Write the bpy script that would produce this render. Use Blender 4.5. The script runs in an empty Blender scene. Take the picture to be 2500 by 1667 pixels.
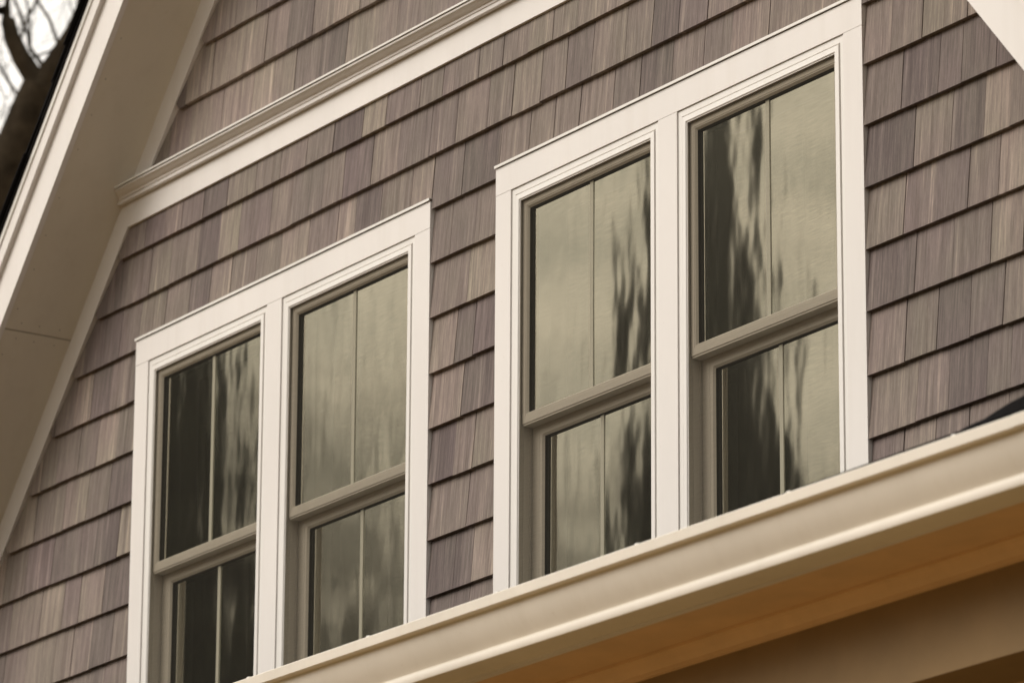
import bpy, math, random
from mathutils import Vector, Matrix
random.seed(7)

# ------------------------------------------------------------------ camera, world, sun, exposure
S = bpy.context.scene
COL = S.collection
cam = bpy.data.cameras.new('camera'); cam_o = bpy.data.objects.new('camera', cam); COL.objects.link(cam_o)
RT = Vector((0.5530907654, 0.8331001263, 0.0058978691))
UP = Vector((0.2355003499, -0.1631301309, 0.9580856671))
FW = Vector((-0.7991434104, 0.5285193847, 0.2864211402))
M = Matrix((RT, UP, -FW)).transposed().to_4x4(); M.translation = Vector((14.2225635, -7.89808718, -4.62853615))
cam_o.matrix_world = M
cam.sensor_fit = 'HORIZONTAL'; cam.sensor_width = 36; cam.lens = 173.484
cam.clip_start = 0.1; cam.clip_end = 2000
cam.dof.use_dof = True; cam.dof.focus_distance = 14.2; cam.dof.aperture_fstop = 5.2
S.camera = cam_o
S.render.resolution_x = 1024; S.render.resolution_y = 682

SUN_EL, SUN_AZ = 36, 208          # azimuth clockwise from +Y (north); light comes from the front, a little left
W = bpy.data.worlds.new('World'); S.world = W; W.use_nodes = True
nt = W.node_tree; nt.nodes.clear()
sky = nt.nodes.new('ShaderNodeTexSky'); sky.sky_type = 'NISHITA'; sky.sun_disc = False
sky.sun_elevation = math.radians(SUN_EL); sky.sun_rotation = math.radians(SUN_AZ)
sky.air_density = 1.0; sky.dust_density = 6.0; sky.ozone_density = 1.0
hs = nt.nodes.new('ShaderNodeHueSaturation'); hs.inputs['Saturation'].default_value = 0.10
tint = nt.nodes.new('ShaderNodeMix'); tint.data_type = 'RGBA'; tint.blend_type = 'MULTIPLY'; tint.inputs[0].default_value = 1.0
tint.inputs[7].default_value = (1.0, 0.945, 0.87, 1)
bg = nt.nodes.new('ShaderNodeBackground'); bg.inputs[1].default_value = 0.15
out = nt.nodes.new('ShaderNodeOutputWorld')
nt.links.new(sky.outputs[0], hs.inputs['Color']); nt.links.new(hs.outputs[0], tint.inputs[6])
cloud = nt.nodes.new('ShaderNodeMix'); cloud.data_type = 'RGBA'; cloud.inputs[0].default_value = 0.75      # even cloud deck over the clear sky
cloud.inputs[7].default_value = (7.2, 6.95, 6.62, 1)
tc = nt.nodes.new('ShaderNodeTexCoord'); cmap = nt.nodes.new('ShaderNodeMapping'); cmap.inputs['Scale'].default_value = (1, 1, 2.2)
cn = nt.nodes.new('ShaderNodeTexNoise'); cn.inputs['Scale'].default_value = 24.0; cn.inputs['Detail'].default_value = 6; cn.inputs['Roughness'].default_value = 0.6
cr_ = nt.nodes.new('ShaderNodeValToRGB'); cr_.color_ramp.elements[0].position = 0.33; cr_.color_ramp.elements[0].color = (0.66, 0.68, 0.665, 1)
cr_.color_ramp.elements[1].position = 0.66; cr_.color_ramp.elements[1].color = (1.22, 1.19, 1.15, 1)
cm_ = nt.nodes.new('ShaderNodeMix'); cm_.data_type = 'RGBA'; cm_.blend_type = 'MULTIPLY'; cm_.inputs[0].default_value = 1.0
nt.links.new(tc.outputs['Generated'], cmap.inputs[0]); nt.links.new(cmap.outputs[0], cn.inputs['Vector']); nt.links.new(cn.outputs[0], cr_.inputs[0])
nt.links.new(tint.outputs[2], cloud.inputs[6]); nt.links.new(cloud.outputs[2], cm_.inputs[6]); nt.links.new(cr_.outputs[0], cm_.inputs[7]); nt.links.new(cm_.outputs[2], bg.inputs[0]); nt.links.new(bg.outputs[0], out.inputs[0])

sl = bpy.data.lights.new('sun', 'SUN'); sl.energy = 1.4; sl.angle = math.radians(40); sl.color = (1.0, 0.93, 0.86)
so = bpy.data.objects.new('sun', sl); COL.objects.link(so)
el, az = math.radians(SUN_EL), math.radians(SUN_AZ)
sd = Vector((math.sin(az)*math.cos(el), math.cos(az)*math.cos(el), math.sin(el)))
so.rotation_euler = sd.to_track_quat('Z', 'Y').to_euler(); so.location = (0, -30, 30)

S.view_settings.view_transform = 'Standard'; S.view_settings.look = 'None'
S.view_settings.exposure = 0.3; S.view_settings.gamma = 1.0
S.view_settings.use_curve_mapping = False

# ------------------------------------------------------------------ materials
def mat(name):
    m = bpy.data.materials.new(name); m.use_nodes = True
    n = m.node_tree; b = n.nodes['Principled BSDF']
    return m, n, b
def N(n, t, **kw):
    o = n.nodes.new(t)
    for k, v in kw.items():
        if k.startswith('i_'):
            o.inputs[int(k[2:]) if k[2:].isdigit() else k[2:]].default_value = v
        else: setattr(o, k, v)
    return o
def ramp(n, stops, interp='LINEAR'):
    r = n.nodes.new('ShaderNodeValToRGB'); r.color_ramp.interpolation = interp
    e = r.color_ramp.elements
    while len(e) < len(stops): e.new(0.5)
    for i, (p, c) in enumerate(stops):
        e[i].position = p; e[i].color = (*c, 1) if len(c) == 3 else c
    return r
def mixc(n, mode, fac, a, b):
    m = n.nodes.new('ShaderNodeMix'); m.data_type = 'RGBA'; m.blend_type = mode
    for idx, v in ((0, fac), (6, a), (7, b)):
        if hasattr(v, 'is_output'): n.links.new(v, m.inputs[idx])
        else: m.inputs[idx].default_value = v if idx == 0 else (*v, 1)
    return m.outputs[2]
def world_noise(n, scale, sc=1.0, detail=4, rnd=None, rough=0.6):
    g = N(n, 'ShaderNodeNewGeometry'); mp = N(n, 'ShaderNodeMapping'); mp.inputs['Scale'].default_value = scale
    n.links.new(g.outputs['Position'], mp.inputs[0]); src = mp.outputs[0]
    if rnd is not None:
        vm = N(n, 'ShaderNodeVectorMath', operation='ADD'); mu = N(n, 'ShaderNodeMath', operation='MULTIPLY'); mu.inputs[1].default_value = 971.0
        n.links.new(rnd, mu.inputs[0]); n.links.new(src, vm.inputs[0]); n.links.new(mu.outputs[0], vm.inputs[1]); src = vm.outputs[0]
    t = N(n, 'ShaderNodeTexNoise'); t.inputs['Scale'].default_value = sc; t.inputs['Detail'].default_value = detail; t.inputs['Roughness'].default_value = rough
    n.links.new(src, t.inputs['Vector']); return t.outputs[0]

# cedar-look shingle siding: tone per piece from the object's own random number, grain runs vertically
def shingle_mat():
    m, n, b = mat('weathered_shingle')
    oi = N(n, 'ShaderNodeObjectInfo')
    tone = ramp(n, [(0.0, (0.142, 0.116, 0.109)), (0.22, (0.182, 0.150, 0.138)), (0.55, (0.210, 0.174, 0.155)),
                    (0.82, (0.236, 0.197, 0.171)), (1.0, (0.300, 0.252, 0.213))])
    n.links.new(oi.outputs['Random'], tone.inputs[0])
    broad = world_noise(n, (42, 1, 1.3), 1.0, 2, oi.outputs['Random'])
    fine = world_noise(n, (175, 1, 7), 1.0, 5, oi.outputs['Random'], 0.75)
    pores = world_noise(n, (330, 1, 40), 1.0, 3, oi.outputs['Random'], 0.8)
    rb = ramp(n, [(0.30, (0.80, 0.78, 0.78)), (0.5, (1.0, 1.0, 1.0)), (0.63, (1.08, 1.08, 1.07)), (0.70, (1.50, 1.51, 1.46))]); n.links.new(broad, rb.inputs[0])
    rf = ramp(n, [(0.25, (0.55, 0.54, 0.53)), (0.5, (0.97, 0.97, 0.97)), (0.75, (1.55, 1.54, 1.50))]); n.links.new(fine, rf.inputs[0])
    rp = ramp(n, [(0.3, (0.86, 0.86, 0.86)), (0.6, (1.0, 1.0, 1.0)), (0.78, (1.35, 1.34, 1.30))]); n.links.new(pores, rp.inputs[0])
    c = mixc(n, 'MULTIPLY', 1.0, tone.outputs[0], rb.outputs[0]); c = mixc(n, 'MULTIPLY', 1.0, c, rf.outputs[0]); c = mixc(n, 'MULTIPLY', 1.0, c, rp.outputs[0])
    # faint hue drift between purplish and olive
    hue = world_noise(n, (3.1, 1, 2.3), 1.0, 2, oi.outputs['Random'])
    rh = ramp(n, [(0.3, (1.03, 0.97, 1.02)), (0.7, (0.99, 1.02, 0.96))]); n.links.new(hue, rh.inputs[0])
    c = mixc(n, 'MULTIPLY', 1.0, c, rh.outputs[0])
    n.links.new(c, b.inputs['Base Color'])
    b.inputs['Roughness'].default_value = 0.78; b.inputs['Specular IOR Level'].default_value = 0.25
    bp = N(n, 'ShaderNodeBump'); bp.inputs['Strength'].default_value = 0.35; bp.inputs['Distance'].default_value = 0.00042
    n.links.new(fine, bp.inputs['Height']); n.links.new(bp.outputs[0], b.inputs['Normal'])
    return m
def paint_mat(name, col, rough=0.42, dirt=0.06, spec=0.4):
    m, n, b = mat(name)
    f = world_noise(n, (2.2, 2.2, 0.9), 1.0, 5); r = ramp(n, [(0.3, tuple(x*(1-dirt) for x in col)), (0.7, col)]); n.links.new(f, r.inputs[0])
    sp = world_noise(n, (60, 60, 60), 1.0, 2); r2 = ramp(n, [(0.24, (0.90, 0.88, 0.85)), (0.30, (1, 1, 1))]); n.links.new(sp, r2.inputs[0])
    st_ = world_noise(n, (17, 17, 0.8), 1.0, 4); r3 = ramp(n, [(0.28, (0.90, 0.885, 0.86)), (0.5, (1, 1, 1))]); n.links.new(st_, r3.inputs[0])
    c_ = mixc(n, 'MULTIPLY', 0.6, r.outputs[0], r2.outputs[0])
    n.links.new(mixc(n, 'MULTIPLY', 0.35, c_, r3.outputs[0]), b.inputs['Base Color'])
    rr = ramp(n, [(0.3, (rough-0.06,)*3), (0.7, (rough+0.1,)*3)]); n.links.new(f, rr.inputs[0]); n.links.new(rr.outputs[0], b.inputs['Roughness'])
    b.inputs['Specular IOR Level'].default_value = spec
    bp = N(n, 'ShaderNodeBump'); bp.inputs['Strength'].default_value = 0.08; bp.inputs['Distance'].default_value = 0.002
    n.links.new(world_noise(n, (9, 9, 9), 1.0, 4), bp.inputs['Height']); n.links.new(bp.outputs[0], b.inputs['Normal'])
    return m
def plain_mat(name, col, rough=0.7, spec=0.3, var=0.25, sc=20):
    m, n, b = mat(name)
    f = world_noise(n, (sc, sc, sc), 1.0, 4); r = ramp(n, [(0.3, tuple(x*(1-var) for x in col)), (0.7, tuple(x*(1+var) for x in col))]); n.links.new(f, r.inputs[0])
    n.links.new(r.outputs[0], b.inputs['Base Color']); b.inputs['Roughness'].default_value = rough; b.inputs['Specular IOR Level'].default_value = spec
    return m
def glass_mat():
    m, n, b = mat('window_glass'); n.nodes.remove(b)
    o = n.nodes['Material Output']
    oi = N(n, 'ShaderNodeObjectInfo')
    w1 = world_noise(n, (4.2, 1, 1.9), 1.0, 1, oi.outputs['Random'], 0.4)
    w2 = world_noise(n, (15, 1, 6.0), 1.0, 1, oi.outputs['Random'], 0.4)
    ad = N(n, 'ShaderNodeMath', operation='MULTIPLY_ADD'); ad.inputs[1].default_value = 0.24
    n.links.new(w2, ad.inputs[0]); n.links.new(w1, ad.inputs[2])
    bp = N(n, 'ShaderNodeBump'); bp.inputs['Strength'].default_value = 1.0; bp.inputs['Distance'].default_value = 0.0015
    n.links.new(ad.outputs[0], bp.inputs['Height'])
    gl = N(n, 'ShaderNodeBsdfGlossy'); gl.inputs['Roughness'].default_value = 0.052; gl.inputs['Color'].default_value = (0.98, 0.985, 0.90, 1)
    n.links.new(bp.outputs[0], gl.inputs['Normal'])
    tr = N(n, 'ShaderNodeBsdfTransparent'); tr.inputs['Color'].default_value = (0.72, 0.80, 0.70, 1)
    fr = N(n, 'ShaderNodeFresnel'); fr.inputs['IOR'].default_value = 1.5
    ma = N(n, 'ShaderNodeMath', operation='MULTIPLY_ADD'); ma.inputs[1].default_value = 2.4; ma.inputs[2].default_value = 0.60; ma.use_clamp = True
    n.links.new(fr.outputs[0], ma.inputs[0])
    mx = N(n, 'ShaderNodeMixShader'); n.links.new(ma.outputs[0], mx.inputs[0]); n.links.new(tr.outputs[0], mx.inputs[1]); n.links.new(gl.outputs[0], mx.inputs[2])
    n.links.new(mx.outputs[0], o.inputs[0]); return m
def screen_mat():
    m, n, b = mat('insect_screen'); o = n.nodes['Material Output']
    b.inputs['Base Color'].default_value = (0.026, 0.023, 0.018, 1); b.inputs['Roughness'].default_value = 0.8; b.inputs['Specular IOR Level'].default_value = 0.1
    tr = N(n, 'ShaderNodeBsdfTransparent'); tr.inputs['Color'].default_value = (1.0, 0.955, 0.87, 1)
    f = world_noise(n, (15, 1, 420), 1.0, 3); r = ramp(n, [(0.3, (0.36,)*3), (0.7, (0.45,)*3)]); n.links.new(f, r.inputs[0])
    mx = N(n, 'ShaderNodeMixShader'); n.links.new(r.outputs[0], mx.inputs[0]); n.links.new(tr.outputs[0], mx.inputs[1]); n.links.new(b.outputs[0], mx.inputs[2])
    n.links.new(mx.outputs[0], o.inputs[0]); return m

SHG = shingle_mat()
TRIM = paint_mat('white_trim', (0.79, 0.755, 0.725), 0.45, 0.08)
VINYL = paint_mat('white_vinyl', (0.79, 0.765, 0.73), 0.32, 0.03, 0.5)
METAL = paint_mat('white_flashing', (0.86, 0.845, 0.81), 0.25, 0.03, 0.6)
GUTM = paint_mat('gutter_enamel', (0.815, 0.76, 0.67), 0.42, 0.10, 0.4)
SOFM = paint_mat('soffit_paint', (0.74, 0.68, 0.58), 0.6, 0.06, 0.25)
PORCH_TAN = plain_mat('tan_porch_soffit', (0.72, 0.495, 0.285), 0.55, 0.3, 0.08, 6)  # even tan base for porch soffit, moulding and ceiling
BEAM = plain_mat('shaded_porch_beam', (0.27, 0.18, 0.085), 0.6, 0.25, 0.10, 5)  # soffit tone darkened: the beam's shade is put into its base colour
SHEATH = plain_mat('dark_backer', (0.05, 0.04, 0.035), 0.9, 0.1)
ASPH = plain_mat('black_asphalt_shingle', (0.009, 0.0085, 0.0085), 0.95, 0.08, 0.5, 260)
GASK = plain_mat('black_gasket', (0.025, 0.026, 0.022), 0.6, 0.3)
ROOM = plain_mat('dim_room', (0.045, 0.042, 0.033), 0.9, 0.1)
MUNT = paint_mat('grille_bar', (0.88, 0.91, 0.85), 0.4, 0.02)
CURT = plain_mat('curtain_cloth', (0.16, 0.175, 0.125), 0.9, 0.1, 0.15, 30)
GLASS = glass_mat(); SCREEN = screen_mat()
BARK = plain_mat('dark_bark', (0.045, 0.034, 0.022), 0.95, 0.1, 0.55, 9)
YBARK = plain_mat('lichened_bark', (0.055, 0.048, 0.034), 0.95, 0.1, 0.4, 9)
LEAF = plain_mat('young_leaves', (0.085, 0.115, 0.062), 0.7, 0.3, 0.35, 2)
NEEDLE = plain_mat('dark_needles', (0.022, 0.030, 0.018), 0.8, 0.2, 0.5, 3)
GROUND = plain_mat('dry_lawn', (0.250, 0.165, 0.072), 0.95, 0.1, 0.35, 0.7)

# ------------------------------------------------------------------ helpers
def mesh_obj(name, verts, faces, material, parent=None, smooth=False):
    me = bpy.data.meshes.new(name); me.from_pydata([tuple(v) for v in verts], [], faces); me.update()
    if material: me.materials.append(material)
    if smooth:
        for p in me.polygons: p.use_smooth = True
    o = bpy.data.objects.new(name, me); COL.objects.link(o)
    if parent: attach(o, parent)
    return o
def round_off(o, deg=32):
    for p in o.data.polygons: p.use_smooth = True
    o.data.set_sharp_from_angle(angle=math.radians(deg)); return o
def attach(o, parent):
    o.parent = parent; o.matrix_parent_inverse = PINV.get(parent.name, Matrix())
PINV = {}
def empty(name, loc, parent=None):
    o = bpy.data.objects.new(name, None); COL.objects.link(o); o.location = loc; o.empty_display_size = 0.3
    if parent: attach(o, parent)
    mw = Matrix.Translation(loc) if not parent else Matrix.Translation(loc)
    PINV[o.name] = mw.inverted(); return o
class MB:
    def __init__(s): s.v = []; s.f = []
    def add(s, v, f):
        k = len(s.v); s.v += [tuple(p) for p in v]; s.f += [tuple(i+k for i in q) for q in f]; return s
    def box(s, x0, x1, y0, y1, z0, z1):
        return s.add([(x0,y0,z0),(x1,y0,z0),(x1,y1,z0),(x0,y1,z0),(x0,y0,z1),(x1,y0,z1),(x1,y1,z1),(x0,y1,z1)],
                     [(0,3,2,1),(4,5,6,7),(0,1,5,4),(1,2,6,5),(2,3,7,6),(3,0,4,7)])
    def prism_xz(s, poly, y0, y1):
        # poly: (x,z) counter-clockwise seen from -y; y0 front, y1 back; y may be callables of (x,z)
        fy = y0 if callable(y0) else (lambda x, z: y0); by = y1 if callable(y1) else (lambda x, z: y1)
        n = len(poly); v = [(x, fy(x, z), z) for x, z in poly] + [(x, by(x, z), z) for x, z in poly]
        f = [tuple(range(n)), tuple(range(2*n-1, n-1, -1))] + [(i+n, (i+1) % n+n, (i+1) % n, i) for i in range(n)]
        f = [f[0], f[1]] + [tuple(reversed(q)) for q in [((i), (i+1) % n, (i+1) % n+n, i+n) for i in range(n)]]
        return s.add(v, f)
    def build(s, name, m, parent=None, smooth=False): return mesh_obj(name, s.v, s.f, m, parent, smooth)
def clip(poly, a, b, c):
    """keep a*x+b*z+c>=0"""
    out = []
    for i in range(len(poly)):
        p, q = poly[i], poly[(i+1) % len(poly)]
        dp, dq = a*p[0]+b*p[1]+c, a*q[0]+b*q[1]+c
        if dp >= 0: out.append(p)
        if (dp > 0 and dq < 0) or (dp < 0 and dq > 0):
            t = dp/(dp-dq); out.append((p[0]+t*(q[0]-p[0]), p[1]+t*(q[1]-p[1])))
    return out
def swept_frame(mb, x0, x1, z0, z1, prof):
    """mitred rectangular frame: prof = [(inset, y), ...] from outside to inside"""
    k = len(mb.v)
    for o, y in prof:
        mb.v += [(x0+o, y, z0+o), (x1-o, y, z0+o), (x1-o, y, z1-o), (x0+o, y, z1-o)]
    for i in range(len(prof)-1):
        for j in range(4):
            a = k+i*4+j; b = k+i*4+(j+1) % 4; mb.f.append((a, b, b+4, a+4))
    return mb
def extrude_x(mb, prof, x0, x1):
    """prof: closed list of (y,z) ; x0/x1 may be callables of (y,z)"""
    a = x0 if callable(x0) else (lambda y, z: x0); b = x1 if callable(x1) else (lambda y, z: x1)
    n = len(prof)
    v = [(a(y, z), y, z) for y, z in prof] + [(b(y, z), y, z) for y, z in prof]
    f = [(i, (i+1) % n, (i+1) % n+n, i+n) for i in range(n)] + [tuple(range(n-1, -1, -1)), tuple(range(n, 2*n))]
    return mb.add(v, f)

# ------------------------------------------------------------------ the setting: ground
GZ = -6.22
me = MB(); me.v = [(-400, -400, GZ), (400, -400, GZ), (400, 400, GZ), (-400, 400, GZ)]; me.f = [(0, 1, 2, 3)]
g = me.build('ground', GROUND); g['kind'] = 'structure'; g['label'] = 'dry brown winter lawn around the house'

# ------------------------------------------------------------------ house
PITCH = 7/6; TH = math.atan(PITCH); CS, SN = math.cos(TH), math.sin(TH)
XC = 2.0155; SOF = 0.881; FRZ = 0.7393            # rake lines z = PITCH*x + c : soffit underside, frieze lower edge
YO = -0.318                                        # rake overhang
TR = -0.035
house = empty('house', (XC, 0, GZ))
house['label'] = 'taupe shingled house gable with white trimmed windows and a porch gutter'
house['category'] = 'house'
mir = lambda x: 2*XC - x
EXPO = 0.178
U1, U2 = (0.0, 1.8655), (2.2385, 4.0735)
HEAD_T, HEAD_B, SILL = 0.204, 0.117, -1.40
W1 = [(0.087, 0.877), (0.969, 1.7785)]; W2 = [(2.3215, 3.0995), (3.1925, 3.9885)]

# sheathing behind the shingles, with window openings
wall = MB()
rk = lambda z: (z-SOF)/PITCH
wall.prism_xz([(-2.2, GZ-0.05), (mir(-2.2), GZ-0.05), (mir(-2.2), -1.45), (-2.2, -1.45)], 0.0, 0.12)
L0, L1 = rk(-1.45), rk(HEAD_B)
wall.prism_xz([(L0, -1.45), (0.085, -1.45), (0.085, HEAD_B), (L1, HEAD_B)], 0.0, 0.12)
wall.prism_xz([(1.781, -1.45), (2.319, -1.45), (2.319, HEAD_B), (1.781, HEAD_B)], 0.0, 0.12)
wall.prism_xz([(3.991, -1.45), (mir(L0), -1.45), (mir(L1), HEAD_B), (3.991, HEAD_B)], 0.0, 0.12)
wall.prism_xz([(0.879, -1.45), (0.967, -1.45), (0.967, HEAD_B), (0.879, HEAD_B)], 0.0, 0.12)
wall.prism_xz([(3.1015, -1.45), (3.1905, -1.45), (3.1905, HEAD_B), (3.1015, HEAD_B)], 0.0, 0.12)
wall.prism_xz([(L1, HEAD_B), (mir(L1), HEAD_B), (XC, SOF+PITCH*XC)], 0.0, 0.12)
gw = wall.build('gable_wall', SHEATH, house)
PINV[gw.name] = Matrix.Translation((XC, 0, GZ)).inverted()
# a part's own matrix is identity in the world (its verts are world coordinates): sub-parts need no inverse
PINV[gw.name] = Matrix()

# side and rear of the house body, dim room behind the windows
bd = MB(); bd.box(-2.2, -2.05, 0.12, 8, GZ, -1.7).box(mir(-2.05), mir(-2.2), 0.12, 8, GZ, -1.7).box(-2.05, mir(-2.05), 7.85, 8, GZ, -1.7)
bd.build('side_wall', SHEATH, house)
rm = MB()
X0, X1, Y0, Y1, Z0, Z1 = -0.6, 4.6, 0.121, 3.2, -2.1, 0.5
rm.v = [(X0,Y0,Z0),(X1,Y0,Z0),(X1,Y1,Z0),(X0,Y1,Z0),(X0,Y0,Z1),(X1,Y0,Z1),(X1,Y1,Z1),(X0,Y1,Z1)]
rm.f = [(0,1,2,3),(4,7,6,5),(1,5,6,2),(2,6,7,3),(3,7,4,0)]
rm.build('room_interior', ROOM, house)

# ---- shingles: joints along each course (metres along the wall)
BANDB, BANDT = 0.640, 0.7267
ROWS = [
 (1.344, 1.522, []),
 (1.166, 1.344, [0.621, 0.759]),
 (0.979, 1.166, [0.467, 0.665, 0.819, 0.963, 1.125, 1.258, 1.423, 1.60]),
 (0.778, 0.979, [0.182, 0.317, 0.534, 0.735, 0.871, 1.011, 1.167, 1.331, 1.642, 1.85, 2.009, 2.2]),
 (0.534, 0.640, [0.033, 0.169, 0.287, 0.432, 0.591, 0.778, 0.937, 1.101, 1.27, 1.448, 1.588, 1.79, 1.924, 2.132, 2.267, 2.407, 2.543, 2.675, 2.885, 3.04]),
 (0.356, 0.534, [-0.094, 0.07, 0.213, 0.398, 0.54, 0.672, 0.877, 1.012, 1.205, 1.333, 1.504, 1.661, 1.851, 2.002, 2.183, 2.32, 2.475, 2.612, 2.749, 2.926, 3.062, 3.20, 3.344, 3.52]),
 (0.178, 0.356, [-0.239, -0.127, 0.011, 0.181, 0.345, 0.479, 0.622, 0.782, 0.94, 1.114, 1.295, 1.406, 1.56, 1.741, 1.868, 2.041, 2.249, 2.41, 2.545, 2.679, 2.859, 2.997, 3.161, 3.319, 3.454, 3.635, 3.813, 3.95, 4.10]),
 (0.0, 0.178, [-0.44, -0.32, -0.183, -0.054, 1.978, 2.116, 4.199, 4.337, 4.533]),
 (-0.178, 0.0, [-0.557, -0.399, -0.271, -0.126, 2.075, 4.24, 4.40, 4.501, 4.649]),
 (-0.356, -0.178, [-0.706, -0.497, -0.331, -0.171, 2.007, 2.112, 4.289, 4.45, 4.589, 4.7]),
 (-0.534, -0.356, [-0.922, -0.763, -0.571, -0.429, -0.263, -0.1, 2.047, 4.239, 4.377, 4.516, 4.645]),
 (-0.712, -0.534, [-0.866, -0.645, -0.482, -0.362, -0.195, 2.007, 2.113, 4.282, 4.447, 4.606]),
 (-0.89, -0.712, [-0.907, -0.744, -0.535, -0.406, -0.273, -0.124, 2.082, 4.236, 4.372, 4.513, 4.651]),
 (-1.068, -0.89, [-0.86, -0.70, -0.55, -0.42, -0.29, -0.179, 2.013, 2.112, 4.278, 4.417, 4.577, 4.676]),
 (-1.246, -1.068, [-0.5, -0.35, -0.2, -0.1, 2.09, 4.212, 4.35, 4.492, 4.653]),
 (-1.424, -1.246, [-0.3, -0.15, 1.95, 2.06, 4.2, 4.35, 4.5]),
]
VISX = {0.979: (0.1, 1.75), 0.778: (0.0, 2.4), 0.534: (-0.3, 3.2), 0.356: (-0.5, 3.75), 0.178: (-0.7, 4.3)}
stuff = MB(); nsh = 0
rs = random.Random(3)
def segs_for(zb, zt):
    if zb < 0.1: return [(-9, U1[0]), (U1[1], U2[0]), (U2[1], 9)]
    return [(-9, 9)]
for zb, zt, joints in ROWS:
    for sa, sb in segs_for(zb, zt):
        # joint list of this stretch, extended at random beyond what the list covers
        lo = max(sa, (zb-FRZ)/PITCH-0.25); hi = min(sb, mir((zb-FRZ)/PITCH)+0.25)
        js = sorted(j for j in joints if lo+0.02 < j < hi-0.02)
        if sa < -5:
            x = js[0] if js else 0.0
            if not js: js = [x]
            while x > lo+0.2: x -= rs.uniform(0.10, 0.19); js.insert(0, x)
        if sb > 5:
            x = js[-1] if js else 4.2
            while x < hi-0.2: x += rs.uniform(0.10, 0.19); js.append(x)
        ed = [lo]+js+[hi]
        tilt = [0]+[rs.uniform(-0.0035, 0.0035) for _ in js]+[0]
        gap = [0]+[rs.choice((0.0012, 0.0022, 0.0036, 0.0042)) for _ in js]+[0]
        for i in range(len(ed)-1):
            a, b = ed[i], ed[i+1]
            drop = rs.choice((0, 0, 0, 0.0016, -0.0014, 0.0008))
            za, ztop = zb+drop, zt+0.009
            if zb == 0.534: ztop = BANDB+0.02
            poly = [(a+gap[i]/2, za), (b-gap[i+1]/2, za), (b-gap[i+1]/2+tilt[i+1], ztop), (a+gap[i]/2+tilt[i], ztop)]
            cf = FRZ+0.012
            poly = clip(poly, -PITCH, 1, -cf) if False else clip(poly, PITCH, -1, cf)
            poly = clip(poly, -PITCH, -1, cf+PITCH*2*XC)
            if len(poly) < 3: continue
            # the course end beside the rake board is clipped back
            xl = (zb-FRZ)/PITCH
            poly = clip(poly, 1, 0.93, -((xl+0.043)+0.93*zb))
            poly = clip(poly, -1, 0.93, ((mir(xl)-0.043)-0.93*zb)) if len(poly) >= 3 else poly
            if len(poly) < 3: continue
            if zb == 0.178:
                mid = (a+b)/2
                parts = []
                for (pa, pb, zl) in ((-9, U1[0], -9), (U1[0], U1[1], 0.2065), (U1[1], U2[0], -9), (U2[0], U2[1], 0.2065), (U2[1], 9, -9)):
                    q = clip(clip(poly, 1, 0, -pa), -1, 0, pb)
                    if len(q) >= 3: q = clip(q, 0, 1, -zl)
                    if len(q) >= 3 and max(p[0] for p in q)-min(p[0] for p in q) > 0.004: parts.append(q)
            else: parts = [poly]
            jit = rs.uniform(-0.0006, 0.0006)
            fy = lambda x, z: -0.0335+jit+(z-zb)/EXPO*0.0155
            cx_ = (a+b)/2
            v0, v1 = VISX.get(zb, (-1.15, 4.95))
            seen = v0 <= cx_ <= v1 and zb < 1.2
            for q in parts:
                # drop near-duplicate corners
                qq = []
                for p_ in q:
                    if not qq or math.hypot(p_[0]-qq[-1][0], p_[1]-qq[-1][1]) > 1e-5: qq.append(p_)
                if math.hypot(qq[0][0]-qq[-1][0], qq[0][1]-qq[-1][1]) < 1e-5: qq.pop()
                if len(qq) < 3: continue
                if seen:
                    mb = MB(); mb.prism_xz(qq, fy, lambda x, z: fy(x, z)+0.0145)
                    o = mb.build('shingle', SHG, gw); nsh += 1
                else: stuff.prism_xz(qq, fy, lambda x, z: fy(x, z)+0.0145)
# upper gable beyond the frame
for zb in [1.522+0.178*i for i in range(8)]:
    lo = (zb-FRZ)/PITCH; hi = mir(lo); x = lo
    while x < hi-0.05:
        w = rs.uniform(0.1, 0.19)
        poly = clip(clip([(x, zb), (min(x+w-0.003, hi), zb), (min(x+w-0.003, hi), zb+EXPO+0.009), (x, zb+EXPO+0.009)], PITCH, -1, FRZ+0.012), -PITCH, -1, FRZ+0.012+PITCH*2*XC)
        if len(poly) >= 3: stuff.prism_xz(poly, lambda x, z: -0.0335+(z-zb)/EXPO*0.0155, lambda x, z: -0.0190+(z-zb)/EXPO*0.0155)
        x += w
so_ = stuff.build('outlying_shingles', SHG, gw); so_['kind'] = 'stuff'
print('shingles', nsh)

# ---- belt band with crown and metal cap
bb = MB(); e0 = (BANDB-FRZ)/PITCH; e1 = (BANDT+0.05-FRZ)/PITCH
bb.prism_xz([(e0+0.0006, BANDB), (mir(e0)-0.0006, BANDB), (mir(e1)-0.0006, BANDT+0.05), (e1+0.0006, BANDT+0.05)], TR, 0.0)
belt = bb.build('belt_board', TRIM, house)
cp = [(0.004, .7267), (.020, .7267), (.0205, .7375), (.0165, .7388), (.0165, .7400), (.0225, .7412), (.0232, .7478)]
for i in range(7):
    t = i/6; cp.append((.0245+.0245*t, .7490+.0135*(t*t*(3-2*t))))
cp += [(.050, .7640), (.050, .7695), (.004, .7700)]
prof = [(TR-d, z) for d, z in cp] 
cr = MB(); extrude_x(cr, prof, lambda y, z: (z-SOF)/PITCH+0.001, lambda y, z: mir((z-SOF)/PITCH)-0.001)
round_off(cr.build('crown_moulding', TRIM, house))
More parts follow.
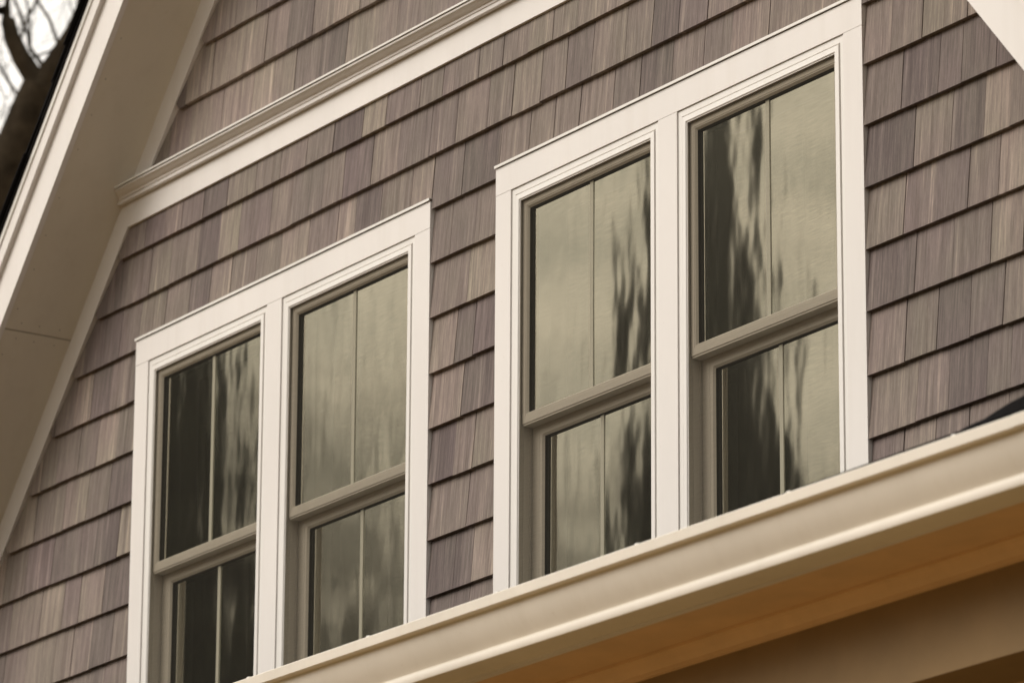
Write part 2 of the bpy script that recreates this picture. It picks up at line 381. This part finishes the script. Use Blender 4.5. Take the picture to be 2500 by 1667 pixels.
for a, b, dz in ((None, 2.36, 0.0), (2.18, None, 0.0022)):
    fl = MB(); pr = [(TR-.0555-dz, .7712+dz), (TR-.0560-dz, .7772+dz), (-0.022, .7800+dz), (-0.022, .7785+dz), (TR-.050, .7745+dz*.9), (TR-.0540-dz, .7712+dz)]
    extrude_x(fl, pr, (lambda y, z: (z-SOF)/PITCH+0.0015) if a is None else a, (lambda y, z: mir((z-SOF)/PITCH)-0.0015) if b is None else b)
    fl.build('drip_cap', METAL, house)

# ---- rake boards, soffit, roof edge (left, then mirrored)
def rake(side):
    f = (lambda x: x) if side < 0 else mir
    def P(s, t): return (f(s*CS-t*SN), SOF+s*SN+t*CS)
    def slab(mb, s0, s1, t0, t1, y0, y1, apex=True):
        # apex: cut vertically at the ridge
        pts = [(s0, t0), (s1, t0), (s1, t1), (s0, t1)]
        poly = [(s*CS-t*SN, SOF+s*SN+t*CS) for s, t in pts]
        poly = clip(poly, -1, 0, XC-0.0005)
        poly = [(f(x), z) for x, z in poly]
        if side > 0: poly = poly[::-1]
        return mb.prism_xz(poly, y0, y1)
    S0, S1 = -3.6, 3.4
    perp = (SOF-FRZ)*CS
    slab(MB(), 0, 1, 0, 1, 0, 1)
    def part(name, m, *a, parent=house):
        b = MB(); slab(b, *a); return b.build(name, m, parent)
    # frieze board in two lengths with a tight joint
    cut = -0.16
    part('frieze_board', TRIM, S0, cut-0.0004, -perp, -0.0005, TR, -0.001)
    part('frieze_board', TRIM, cut+0.0004, S1, -perp, -0.0005, TR, -0.001)
    # soffit panels, joint open by 4 mm
    sj = -0.731
    part('soffit_panel', SOFM, S0, sj-0.002, 0.0, 0.012, YO+0.021, -0.0005)
    part('soffit_panel', SOFM, sj+0.002, S1, 0.0, 0.012, YO+0.021, -0.0005)
    part('soffit_backing', SHEATH, S0, S1, 0.0125, 0.02, YO+0.021, -0.0005)
    part('fascia_board', TRIM, S0, S1, -0.005, 0.1175, YO, YO+0.0205)
    part('shadow_board', TRIM, S0, S1, 0.118, 0.166, YO-0.018, YO+0.0205)
    part('drip_edge', METAL, S0, S1, 0.1665, 0.186, YO-0.0235, YO+0.02)
    rf = part('roof', ASPH, S0, S1, 0.1865, 0.196, YO-0.030, 8.2)
    PINV[rf.name] = Matrix()
    # asphalt shingle courses along the rake edge
    rr = random.Random(11+side); s = S0
    while s < 3.05:
        b = MB(); e = rr.uniform(-0.006, 0.006); L = 0.30
        t0, t1 = 0.1985, 0.1965
        pts = [(s, t0+0.006), (s, t0+0.0115), (s+L, t1+0.005), (s+L, t1)]
        poly = [(q*CS-t*SN, SOF+q*SN+t*CS) for q, t in pts]
        poly = clip(poly, -1, 0, XC-0.0005)
        if len(poly) >= 3:
            poly = [(f(x), z) for x, z in poly]
            if side < 0: poly = poly[::-1]
            b.prism_xz(poly, YO-0.040+e, YO+0.9); b.build('roof_shingle', ASPH, rf)
        s += 0.143
rake(-1); rake(1)
rn = random.Random(5)
for s_ in [-1.9+.155*i for i in range(30)]:
    for yy in ((YO+.045, -0.018) if rn.random() < .5 else (YO+.045,)):
        s2 = s_+rn.uniform(-.03, .03); y2 = yy+rn.uniform(-.004, .004); px, pz = s2*CS, SOF+s2*SN
        b = MB(); b.prism_xz([(px-.0012, pz-.0018), (px+.0016, pz+.0012), (px+.001, pz+.002), (px-.002, pz-.001)], y2-.0013, y2+.0013); b.build('nail', GASK, house)
for yy in (-.24, -.17, -.09):
    for s2 in (-.76, -.70):
        px, pz = s2*CS, SOF+s2*SN; b = MB(); b.prism_xz([(px-.0012, pz-.0018), (px+.0016, pz+.0012), (px+.001, pz+.002), (px-.002, pz-.001)], yy-.0013, yy+.0013); b.build('nail', GASK, house)

# ---- window units
def unit(u, wins, tag):
    x0, x1 = u
    cas = empty('window_casing', ((x0+x1)/2, TR, SILL), house)
    PINV[cas.name] = Matrix.Translation(((x0+x1)/2, TR, SILL)).inverted()
    MB().box(x0, x1, TR, -0.001, HEAD_B+0.0007, HEAD_T).build('head_casing', TRIM, cas)
    MB().box(x0, wins[0][0], TR, -0.001, SILL, HEAD_B-0.0007).build('side_casing', TRIM, cas)
    MB().box(wins[1][1], x1, TR, -0.001, SILL, HEAD_B-0.0007).build('side_casing', TRIM, cas)
    MB().box(wins[0][1], wins[1][0], TR, -0.001, SILL, HEAD_B-0.0007).build('mullion_casing', TRIM, cas)
    MB().box(x0-0.01, x1+0.01, TR-0.02, -0.001, SILL-0.04, SILL-0.0005).build('sill', TRIM, cas)
    fl = MB(); extrude_x(fl, [(TR-.006, .2060), (TR-.0065, .2138), (-0.018, .2155), (-0.018, .2142), (TR-.003, .2125), (TR-.003, .2060)], x0-0.0015, x1+0.0015)
    fl.build('drip_cap', METAL, cas)
    for a, b in wins: window(a, b)
def window(a, b):
    zt, zb = HEAD_B-0.001, SILL+0.001
    w = empty('window', ((a+b)/2, 0, SILL), house); PINV[w.name] = Matrix.Translation(((a+b)/2, 0, SILL)).inverted()
    a += 0.0006; b -= 0.0006
    fr = MB(); swept_frame(fr, a, b, zb, zt, [(0, 0.06), (0, -.0295), (.0012, -.0300), (.0190, -.0300), (.0196, -.0240), (.0232, -.0240), (.0240, -.0330),
          (.0400, -.0338), (.0415, -.0325), (.0415, -.0265), (.0395, -.0262), (.0395, -.0120), (.0415, -.0115), (.0415, 0.0), (.0395, .0005), (.0395, .012), (.0415, .0125), (.0415, .075), (.0, .075)])
    fr.build('frame', VINYL, w)
    fi = .0418
    xa, xb, zi0, zi1 = a+fi, b-fi, zb+fi, zt-fi
    # insect screen in its thin channel
    sf = MB(); swept_frame(sf, xa-0.0015, xb+0.0015, zi0-0.0015, zi1+0.0015, [(0, -.0262), (0, -.0305), (.0045, -.0305), (.0048, -.0262)]); sf.build('screen_frame', VINYL, w)
    sc = MB(); sc.v = [(xa, -.0280, zi0), (xb, -.0280, zi0), (xb, -.0280, zi1), (xa, -.0280, zi1)]; sc.f = [(0, 1, 2, 3)]; sc.build('insect_screen', SCREEN, w)
    mz = -0.632
    def sash(nm, z0, z1, yf, st, rail_b, rail_t, depth=0.022):
        s = MB(); x0, x1 = xa+0.002, xb-0.002
        # stiles and rails, rail heights differ: build as four mitred-looking members
        def loop(o, y, ob):
            ot = rail_t*(o/st) if o <= st else rail_t+(o-st)
            return [(x0+o, y, z0+ob), (x1-o, y, z0+ob), (x1-o, y, z1-ot), (x0+o, y, z1-ot)]
        prof = [(0, yf+depth, 0), (0, yf, 0), (st*0.62, yf, rail_b*0.62), (st*0.66, yf+.0015, rail_b*0.66), (st-.006, yf+.0015, rail_b-.006), (st, yf+.008, rail_b)]
        k = len(s.v)
        for o, y, ob in prof: s.v += loop(o, y, ob)
        for i in range(len(prof)-1):
            for j in range(4):
                p_ = k+i*4+j; q_ = k+i*4+(j+1) % 4; s.f.append((p_, q_, q_+4, p_+4))
        k2 = k+(len(prof)-1)*4
        s.build(nm, VINYL, w)
        gs = MB(); k = 0
        yg = yf+.0185
        for o, y, ob in [(st, yf+.008, rail_b), (st+.002, yg-.002, rail_b+.002), (st+.0115, yg+.004, rail_b+.0115), (st+.0115, yg+.014, rail_b+.0115)]: gs.v += loop(o, y, ob)
        for i in range(3):
            for j in range(4): gs.f.append((i*4+j, i*4+(j+1) % 4, i*4+4+(j+1) % 4, i*4+4+j))
        gs.build('glazing_gasket', GASK, w)
        pn = MB(); NX, NZ = 12, 14; gx0, gx1, gz0, gz1 = x0+st+.0012, x1-st-.0012, z0+rail_b+.0012, z1-rail_t-.0012
        bow = random.uniform(-0.0016, 0.0016); tw = random.uniform(-0.0012, 0.0012)
        for j in range(NZ+1):
            for i in range(NX+1):
                uu, vv = i/NX, j/NZ
                pn.v.append((gx0+(gx1-gx0)*uu, yg+bow*16*uu*(1-uu)*vv*(1-vv)*0.5+tw*(uu-.5)*(vv-.5), gz0+(gz1-gz0)*vv))
        for j in range(NZ):
            for i in range(NX):
                q = j*(NX+1)+i; pn.f.append((q, q+1, q+NX+2, q+NX+1))
        pn.build('pane', GLASS, w, True)
        cxm = (x0+x1)/2
        MB().box(cxm-.0085, cxm+.0085, yg-.0028, yg+.0040, gz0-.002, gz1+.002).build('muntin', MUNT, w)
    sash('upper_sash', mz, zi1-0.003, -.0190, .0265, .034, .0265)
    sash('lower_sash', zi0+0.004, mz+0.022, .0200, .055, .055, .062)
    # meeting rail lock lip under the upper sash
    MB().box(xa+.003, xb-.003, -.0165, .0190, mz-.006, mz-.0004).build('meeting_rail_lip', VINYL, w)
    # drawn-back curtain hanging inside
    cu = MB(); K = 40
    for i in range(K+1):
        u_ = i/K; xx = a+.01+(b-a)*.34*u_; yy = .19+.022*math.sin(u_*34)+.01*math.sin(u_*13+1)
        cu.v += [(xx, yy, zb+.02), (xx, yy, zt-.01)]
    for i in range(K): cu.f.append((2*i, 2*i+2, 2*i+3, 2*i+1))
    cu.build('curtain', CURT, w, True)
    # interior jamb lining
    jl = MB(); swept_frame(jl, a+.02, b-.02, zb+.02, zt-.02, [(0, .0755), (.030, .0755), (.030, .14), (0, .14)]); jl.build('jamb_lining', TRIM, w)
unit(U1, W1, 'l'); unit(U2, W2, 'r')

# ---- porch: roof, gutter, soffit, beam
YG = -1.300; GX = 6.221                      # gutter lip line and its outside corner
def gz(x): return -1.6845-0.0062*(x-3.0)     # the gutter falls towards its outlet
GPO = [(0.000, 0.0000), (-.0015, -.0020), (0.000, -.0270), (.0215, -.0290)]
for i in range(13):
    t = i/12; GPO.append((.0222+.0368*t**1.7, -.0320-.0800*t))
GPO += [(.0590, -.1165), (.0520, -.1195), (.0505, -.1235), (.0500, -.1360), (.0520, -.1405), (.0560, -.1430), (.1280, -.1450), (.1280, .0050)]
GP = GPO + [(d+.0016 if d < .12 else d-.0016, h+(.0016 if d > .03 else 0)) for d, h in reversed(GPO)]
XEND = 7.6
def gutter_run(name, x0, x1, grow, parent):
    b = MB(); n = len(GP); o = [(d-grow if d < .12 else d, h) for d, h in GP]
    b.add([(x0, YG+d, gz(x0)+h) for d, h in o] + [(x1, YG+d, gz(x1)+h) for d, h in o],
          [(i, (i+1) % n, (i+1) % n+n, i+n) for i in range(n)] + [tuple(range(n-1, -1, -1)), tuple(range(n, 2*n))])
    return round_off(b.build(name, GUTM, parent))
gutter = gutter_run('gutter', -3.2, GX+.05, 0.0, house); PINV[gutter.name] = Matrix()
gutter_run('gutter_extension', GX, XEND, 0.0022, gutter)
for x in [2.35+0.61*i for i in range(8)]:                    # hidden-hanger screw heads on the lip
    MB().box(x-.006, x+.006, YG+.001, YG+.012, gz(x)-.001, gz(x)+.0035).build('hanger', METAL, gutter)
FYB = YG+.1285                                                # fascia face
# porch roof: deck with shingle courses, hip at the corner
pr = MB(); zr0 = -1.6685; prz = lambda y: zr0+(y-(YG+.09))*0.145
yw = -0.001; RX = XEND
pr.add([(-3.2, YG+.09, zr0-.012), (RX, YG+.09, zr0-.012), (RX, yw, zr0-.012), (-3.2, yw, zr0-.012),
        (-3.2, YG+.09, zr0), (RX, YG+.09, zr0), (RX-.01, yw, prz(yw)), (-3.2, yw, prz(yw)), (RX, yw, zr0)],
       [(4, 5, 6, 7), (5, 8, 6), (0, 1, 5, 4), (1, 2, 8, 5), (0, 3, 2, 1), (3, 0, 4, 7)])
proof = pr.build('porch_roof', ASPH, house); PINV[proof.name] = Matrix()
k = 0; y = YG+.075
while y < -0.15:
    b = MB(); z = prz(y); z2 = prz(y+.3)
    off = max(0, (y-(YG+.09)))
    extrude_x(b, [(y, z+.0005), (y, z+.0065), (y+.29, z2+.006), (y+.29, z2+.001)], -3.2, RX-0.02)
    b.build('roof_shingle', ASPH, proof); y += .143
# raised hip and diverter heap at the corner
hb = MB(); hx = [5.905, 5.945, 5.985, 6.03, 6.075, 6.12, 6.20, 6.4, 6.8, 7.2]; hz = [.030, .034, .036, .046, .055, .060, .063, .066, .062, .02]
for i, x in enumerate(hx):
    zz = zr0+hz[i]*.86; hb.v += [(x, YG+.10, zr0+.001), (x, YG+.11, zz-.004), (x, YG+.16, zz), (x, YG+.30, zz-.006), (x, YG+.36, zr0+.004)]
for i in range(len(hx)-1):
    for j in range(4): q = i*5+j; hb.f.append((q, q+5, q+6, q+1))
hb.f += [(0, 1, 2, 3, 4), tuple(range(len(hx)*5-1, len(hx)*5-6, -1))]
hb.build('hip_cap', ASPH, proof)
def exx(name, prof, m, x0=-3.2, x1=XEND-.02): 
    b = MB(); extrude_x(b, prof, x0, x1); return b.build(name, m, house)
zf = -1.838
exx('porch_fascia', [(FYB, zr0-.014), (FYB, zf-.006), (FYB+.02, zf-.006), (FYB+.02, zr0-.014)], TRIM)
exx('porch_soffit', [(FYB+.0205, zf+.004), (FYB+.0205, zf-.004), (FYB+.235, zf-.004), (FYB+.235, zf+.004)], PORCH_TAN)
yb = FYB+.236
exx('porch_frieze_moulding', [(yb-.042, zf-.0045), (yb-.042, zf-.012), (yb-.030, zf-.016), (yb-.022, zf-.030), (yb-.012, zf-.042), (yb-.010, zf-.052), (yb, zf-.054), (yb, zf-.0045)], PORCH_TAN)
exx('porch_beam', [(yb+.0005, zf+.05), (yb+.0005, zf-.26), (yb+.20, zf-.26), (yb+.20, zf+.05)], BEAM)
exx('porch_ceiling', [(yb+.2005, zf-.10), (yb+.2005, zf-.115), (-0.002, zf-.115), (-0.002, zf-.10)], PORCH_TAN)
for x in (-2.9, 1.2):
    pc = MB(); pc.box(x-.07, x+.07, yb+.03, yb+.17, GZ, zf-.2605).box(x-.095, x+.095, yb+.005, yb+.195, GZ, GZ+.25).box(x-.09, x+.09, yb+.01, yb+.19, zf-.36, zf-.30)
    pc.build('porch_post', TRIM, house)

# ------------------------------------------------------------------ trees
def tube(mb, pts, rad, seg=6):
    n = len(pts); rings = []
    for i, p in enumerate(pts):
        d = (Vector(pts[min(i+1, n-1)])-Vector(pts[max(i-1, 0)])).normalized()
        u = d.orthogonal().normalized(); v = d.cross(u); k = len(mb.v)
        for j in range(seg):
            a = 2*math.pi*j/seg; mb.v.append(tuple(Vector(p)+(u*math.cos(a)+v*math.sin(a))*rad[i]))
        rings.append(k)
    for i in range(n-1):
        for j in range(seg):
            mb.f.append((rings[i]+j, rings[i]+(j+1) % seg, rings[i+1]+(j+1) % seg, rings[i+1]+j))
def branch(mb, p, d, length, r, depth, rnd, seg=4, minr=0.003, leaves=None):
    pts = [Vector(p)]; rad = [r]; dd = Vector(d).normalized(); steps = 5
    for i in range(steps):
        dd = (dd+Vector((rnd.gauss(0, .16), rnd.gauss(0, .16), rnd.gauss(0.05, .12)))).normalized()
        pts.append(pts[-1]+dd*length/steps); rad.append(max(minr, r*(1-.55*(i+1)/steps)))
    tube(mb, pts, rad, seg if depth > 1 else 3)
    if depth == 0:
        if leaves is not None:
            for _ in range(3):
                q = pts[rnd.randint(2, steps)]+Vector((rnd.gauss(0, .12), rnd.gauss(0, .12), rnd.gauss(0, .12))); e1 = Vector((rnd.gauss(0, 1), rnd.gauss(0, 1), rnd.gauss(0, 1))).normalized(); e2 = e1.orthogonal().normalized(); r_ = rnd.uniform(.05, .10); k = len(leaves.v)
                leaves.v += [tuple(q-e1*r_), tuple(q+e2*r_*.6), tuple(q+e1*r_), tuple(q-e2*r_*.6)]; leaves.f.append((k, k+1, k+2, k+3))
        return
    for _ in range(rnd.choice((3, 4, 5)) if depth > 1 else 5):
        t = rnd.uniform(.3, 1.0); i = min(int(t*steps), steps-1); q = pts[i].lerp(pts[i+1], t*steps-i)
        nd = (dd+Vector((rnd.gauss(0, .65), rnd.gauss(0, .65), rnd.gauss(.1, .5)))).normalized()
        branch(mb, q, nd, length*rnd.uniform(.45, .72), max(minr, rad[i]*rnd.uniform(.4, .62)), depth-1, rnd, seg, minr, leaves)

# the old bare tree beyond the roof edge
bt = empty('bare_tree', (-9.7, 3.7, GZ))
bt['label'] = 'dark leafless tree rising behind the house beside the black roof edge'; bt['category'] = 'tree'
tm = MB()
trunk = [(-9.7, 3.7, GZ), (-9.55, 3.75, -3.5), (-9.35, 3.78, 0.5), (-9.032, 3.84, 3.096), (-8.872, 3.859, 3.508), (-8.741, 3.89, 3.817), (-8.627, 3.924, 4.07), (-8.526, 3.959, 4.29), (-8.453, 3.987, 4.441)]
tube(tm, trunk, [.26, .21, .17, .135, .125, .115, .108, .10, .09], 10)
limbL = [(-8.453, 3.99, 4.425), (-8.466, 3.93, 4.509), (-8.475, 3.88, 4.577), (-8.477, 3.821, 4.68), (-8.467, 3.788, 4.769), (-8.469, 3.754, 4.827), (-8.502, 3.69, 4.85), (-8.7, 3.4, 5.2), (-8.9, 3.2, 5.9)]
tube(tm, limbL, [.062, .056, .052, .046, .042, .036, .034, .03, .02], 8)
limbR = [(-8.456, 3.99, 4.42), (-8.392, 4.031, 4.53), (-8.345, 4.06, 4.606), (-8.285, 4.096, 4.709), (-8.221, 4.121, 4.84), (-8.1, 4.15, 5.4), (-7.9, 4.1, 6.4)]
tube(tm, limbR, [.07, .06, .055, .05, .045, .04, .025], 8)
tube(tm, [(-8.416, 4.005, 4.51), (-8.425, 3.958, 4.571), (-8.435, 3.913, 4.626), (-8.424, 3.893, 4.694), (-8.421, 3.86, 4.762), (-8.42, 3.799, 4.878), (-8.44, 3.73, 5.1)], [.014, .012, .011, .010, .009, .008, .006], 6)
tube(tm, [(-8.475, 3.88, 4.577), (-8.44, 3.95, 4.585), (-8.40, 4.02, 4.62), (-8.36, 4.08, 4.70)], [.010, .008, .006, .004], 5)
tm.build('trunk', BARK, bt, True)
cm = MB(); rnd = random.Random(21)
for p, d, L, r in [((-8.467, 3.79, 4.77), (-.1, -.3, 1), 1.3, .016), ((-8.47, 3.85, 4.62), (.3, -.3, .9), 1.0, .010), ((-8.63, 3.92, 4.07), (-.5, -.7, .5), 1.2, .014), ((-8.44, 3.92, 4.6), (.1, -.2, 1), .9, .008),
                   ((-8.80, 3.87, 3.7), (-.4, -.6, .6), 1.2, .012), ((-8.5, 3.69, 4.85), (-.2, -.2, 1), 1.2, .012), ((-8.345, 4.06, 4.6), (-.1, -.4, 1), 1.0, .010), ((-8.52, 3.96, 4.3), (-.2, -.7, .7), 1.0, .010),
                   ((-8.7, 3.4, 5.2), (-.3, -.2, 1), 1.4, .02), ((-8.1, 4.15, 5.4), (.3, .1, 1), 1.6, .03), ((-8.9, 3.2, 5.85), (-.5, -.2, 1), 3.0, .022), ((-7.92, 4.1, 6.3), (.2, -.3, 1), 3.2, .026), ((-7.92, 4.1, 6.3), (-.4, .5, .9), 2.8, .022),
                   ((-9.3, 3.79, 0.9), (-.8, -.3, .6), 2.6, .04), ((-9.2, 3.81, 1.8), (-.5, .8, .7), 2.6, .04)]:
    branch(cm, p, d, L, r, 3, rnd, 4, 0.0022)
for i in range(34):
    t = rnd.random(); base_ = Vector((-8.95, 3.55, 3.6)).lerp(Vector((-8.30, 4.05, 4.9)), t)+Vector((rnd.uniform(-.5, .3), rnd.uniform(-.35, .25), rnd.uniform(-.1, .6)))
    branch(cm, base_, (rnd.uniform(-.6, .4), rnd.uniform(-.6, .3), rnd.uniform(.3, 1)), rnd.uniform(.4, .8), rnd.uniform(.003, .0055), 2, rnd, 3, .0014)
cm.build('crown', BARK, bt)

# trees across the yard: seen in the panes as reflections
def bare(loc, h, seed):
    t = empty('yard_tree', loc); rnd = random.Random(seed)
    m = MB(); x, y, z = loc
    pts = [Vector((x, y, z-.1))]; rr = [h*.016]; d = Vector((rnd.gauss(0, .05), rnd.gauss(0, .05), 1))
    for i in range(6): pts.append(pts[-1]+d.normalized()*h*.6/6); rr.append(h*.016*(1-.09*(i+1))); d += Vector((rnd.gauss(0, .08), rnd.gauss(0, .08), 0))
    tube(m, pts, rr, 8); m.build('trunk', YBARK, t, True)
    c = MB(); lv = MB()
    for i in range(2, 7):
        for _ in range(3):
            a = rnd.uniform(0, 6.28); branch(c, pts[i], (math.cos(a)*.8, math.sin(a)*.8, rnd.uniform(.4, 1.2)), h*.33, rr[i]*.55, 3, rnd, 4, .008, lv)
    c.build('crown', YBARK, t); lv.build('foliage', LEAF, t); return t
def spruce(loc, h, rb, seed):
    t = empty('spruce_tree', loc); rnd = random.Random(seed); x, y, z = loc
    m = MB(); tube(m, [(x, y, z-.1), (x, y, z+h*.5), (x, y, z+h*.98)], [h*.014, h*.008, .02], 7); m.build('trunk', BARK, t, True)
    c = MB(); k = 0
    lev = z+h*.08
    while lev < z+h*.985:
        f = (z+h-lev)/h; R = rb*f**.9*rnd.uniform(.85, 1.1)+.06; nb = int(18+14*f)
        for b_ in range(nb):
            a = rnd.uniform(0, 6.28); L = R*rnd.uniform(.7, 1.1); dx, dy = math.cos(a), math.sin(a); w = .10+.16*L
            ns = 5
            for q in range(ns):
                r0, r1 = L*q/ns, L*(q+1.3)/ns; zz0 = lev-.28*r0+rnd.uniform(-.05, .05); zz1 = lev-.28*r1-.05
                ww = w*(1-.55*q/ns)*rnd.uniform(.7, 1.3)
                k = len(c.v)
                c.v += [(x+dx*r0-dy*ww, y+dy*r0+dx*ww, zz0-.06), (x+dx*r0+dy*ww, y+dy*r0-dx*ww, zz0-.06), (x+dx*r1, y+dy*r1, zz1), (x+dx*(r0+r1)/2, y+dy*(r0+r1)/2, zz0+.10), (x+dx*(r0+r1)/2, y+dy*(r0+r1)/2, zz0-.26)]
                c.f += [(k, k+2, k+3), (k+1, k+3, k+2), (k, k+4, k+2), (k+1, k+2, k+4)]
        lev += h*.009+.02
    c.build('crown', NEEDLE, t); return t
G = 'trees across the yard'
for i, (l, h, s) in enumerate([((-34, -19.5, GZ), 18, 5), ((-43, -27, GZ), 20, 12), ((-36, -29, GZ), 20, 15), ((-31, -24, GZ), 18, 19)]):
    o = bare(l, h, s); o['label'] = 'sparsely leaved yard tree mirrored in the window panes'; o['category'] = 'tree'; o['group'] = G
for i, (l, h, r, s) in enumerate([((-19.75, -16.6, GZ), 18.8, 2.1, 3), ((-24.7, -13.6, GZ), 19.5, 3.0, 4)]):
    o = spruce(l, h, r, s); o['label'] = 'dark spruce mirrored in the window panes'; o['category'] = 'tree'; o['group'] = 'spruces across the yard'
# unseen conifers added around the lot to block low sky light: one mass
wd = MB(); rnd = random.Random(31)
def wood_tree(x, y, h, rb):
    lev = GZ+h*.06
    while lev < GZ+h*.97:
        f = (GZ+h-lev)/h; R = rb*f**.7+.15; nb = 9; a0 = rnd.uniform(0, 6.28)
        for b_ in range(nb):
            a = a0+6.283*b_/nb+rnd.uniform(-.2, .2); dx, dy = math.cos(a), math.sin(a); L = R*rnd.uniform(.75, 1.15); w = .42*L+.1; k = len(wd.v)
            wd.v += [(x, y, lev+.35), (x+dx*L*.6-dy*w, y+dy*L*.6+dx*w, lev-.1*L), (x+dx*L, y+dy*L, lev-.32*L), (x+dx*L*.6+dy*w, y+dy*L*.6-dx*w, lev-.1*L)]
            wd.f += [(k, k+1, k+2, k+3)]
        lev += h*.035
for i in range(26):
    y = -26+i*1.9; wood_tree(21+rnd.uniform(-1.5, 3), y, rnd.uniform(15, 19), rnd.uniform(2.4, 3.2))
for i in range(24):
    x = 22-i*2.1; wood_tree(x, -38+rnd.uniform(-3, 2), rnd.uniform(14, 17), rnd.uniform(2.4, 3.2))
for i in range(26):  # far row added to darken the reflections in the lower panes
    t = i/25; wood_tree(-40-t*30+rnd.uniform(-2, 2), -52+t*38+rnd.uniform(-2, 2), rnd.uniform(17, 21.5), rnd.uniform(2.6, 3.6))
wo = wd.build('added_wood', NEEDLE); wo['kind'] = 'stuff'; wo['label'] = 'dark conifers added out of view to block low sky light'
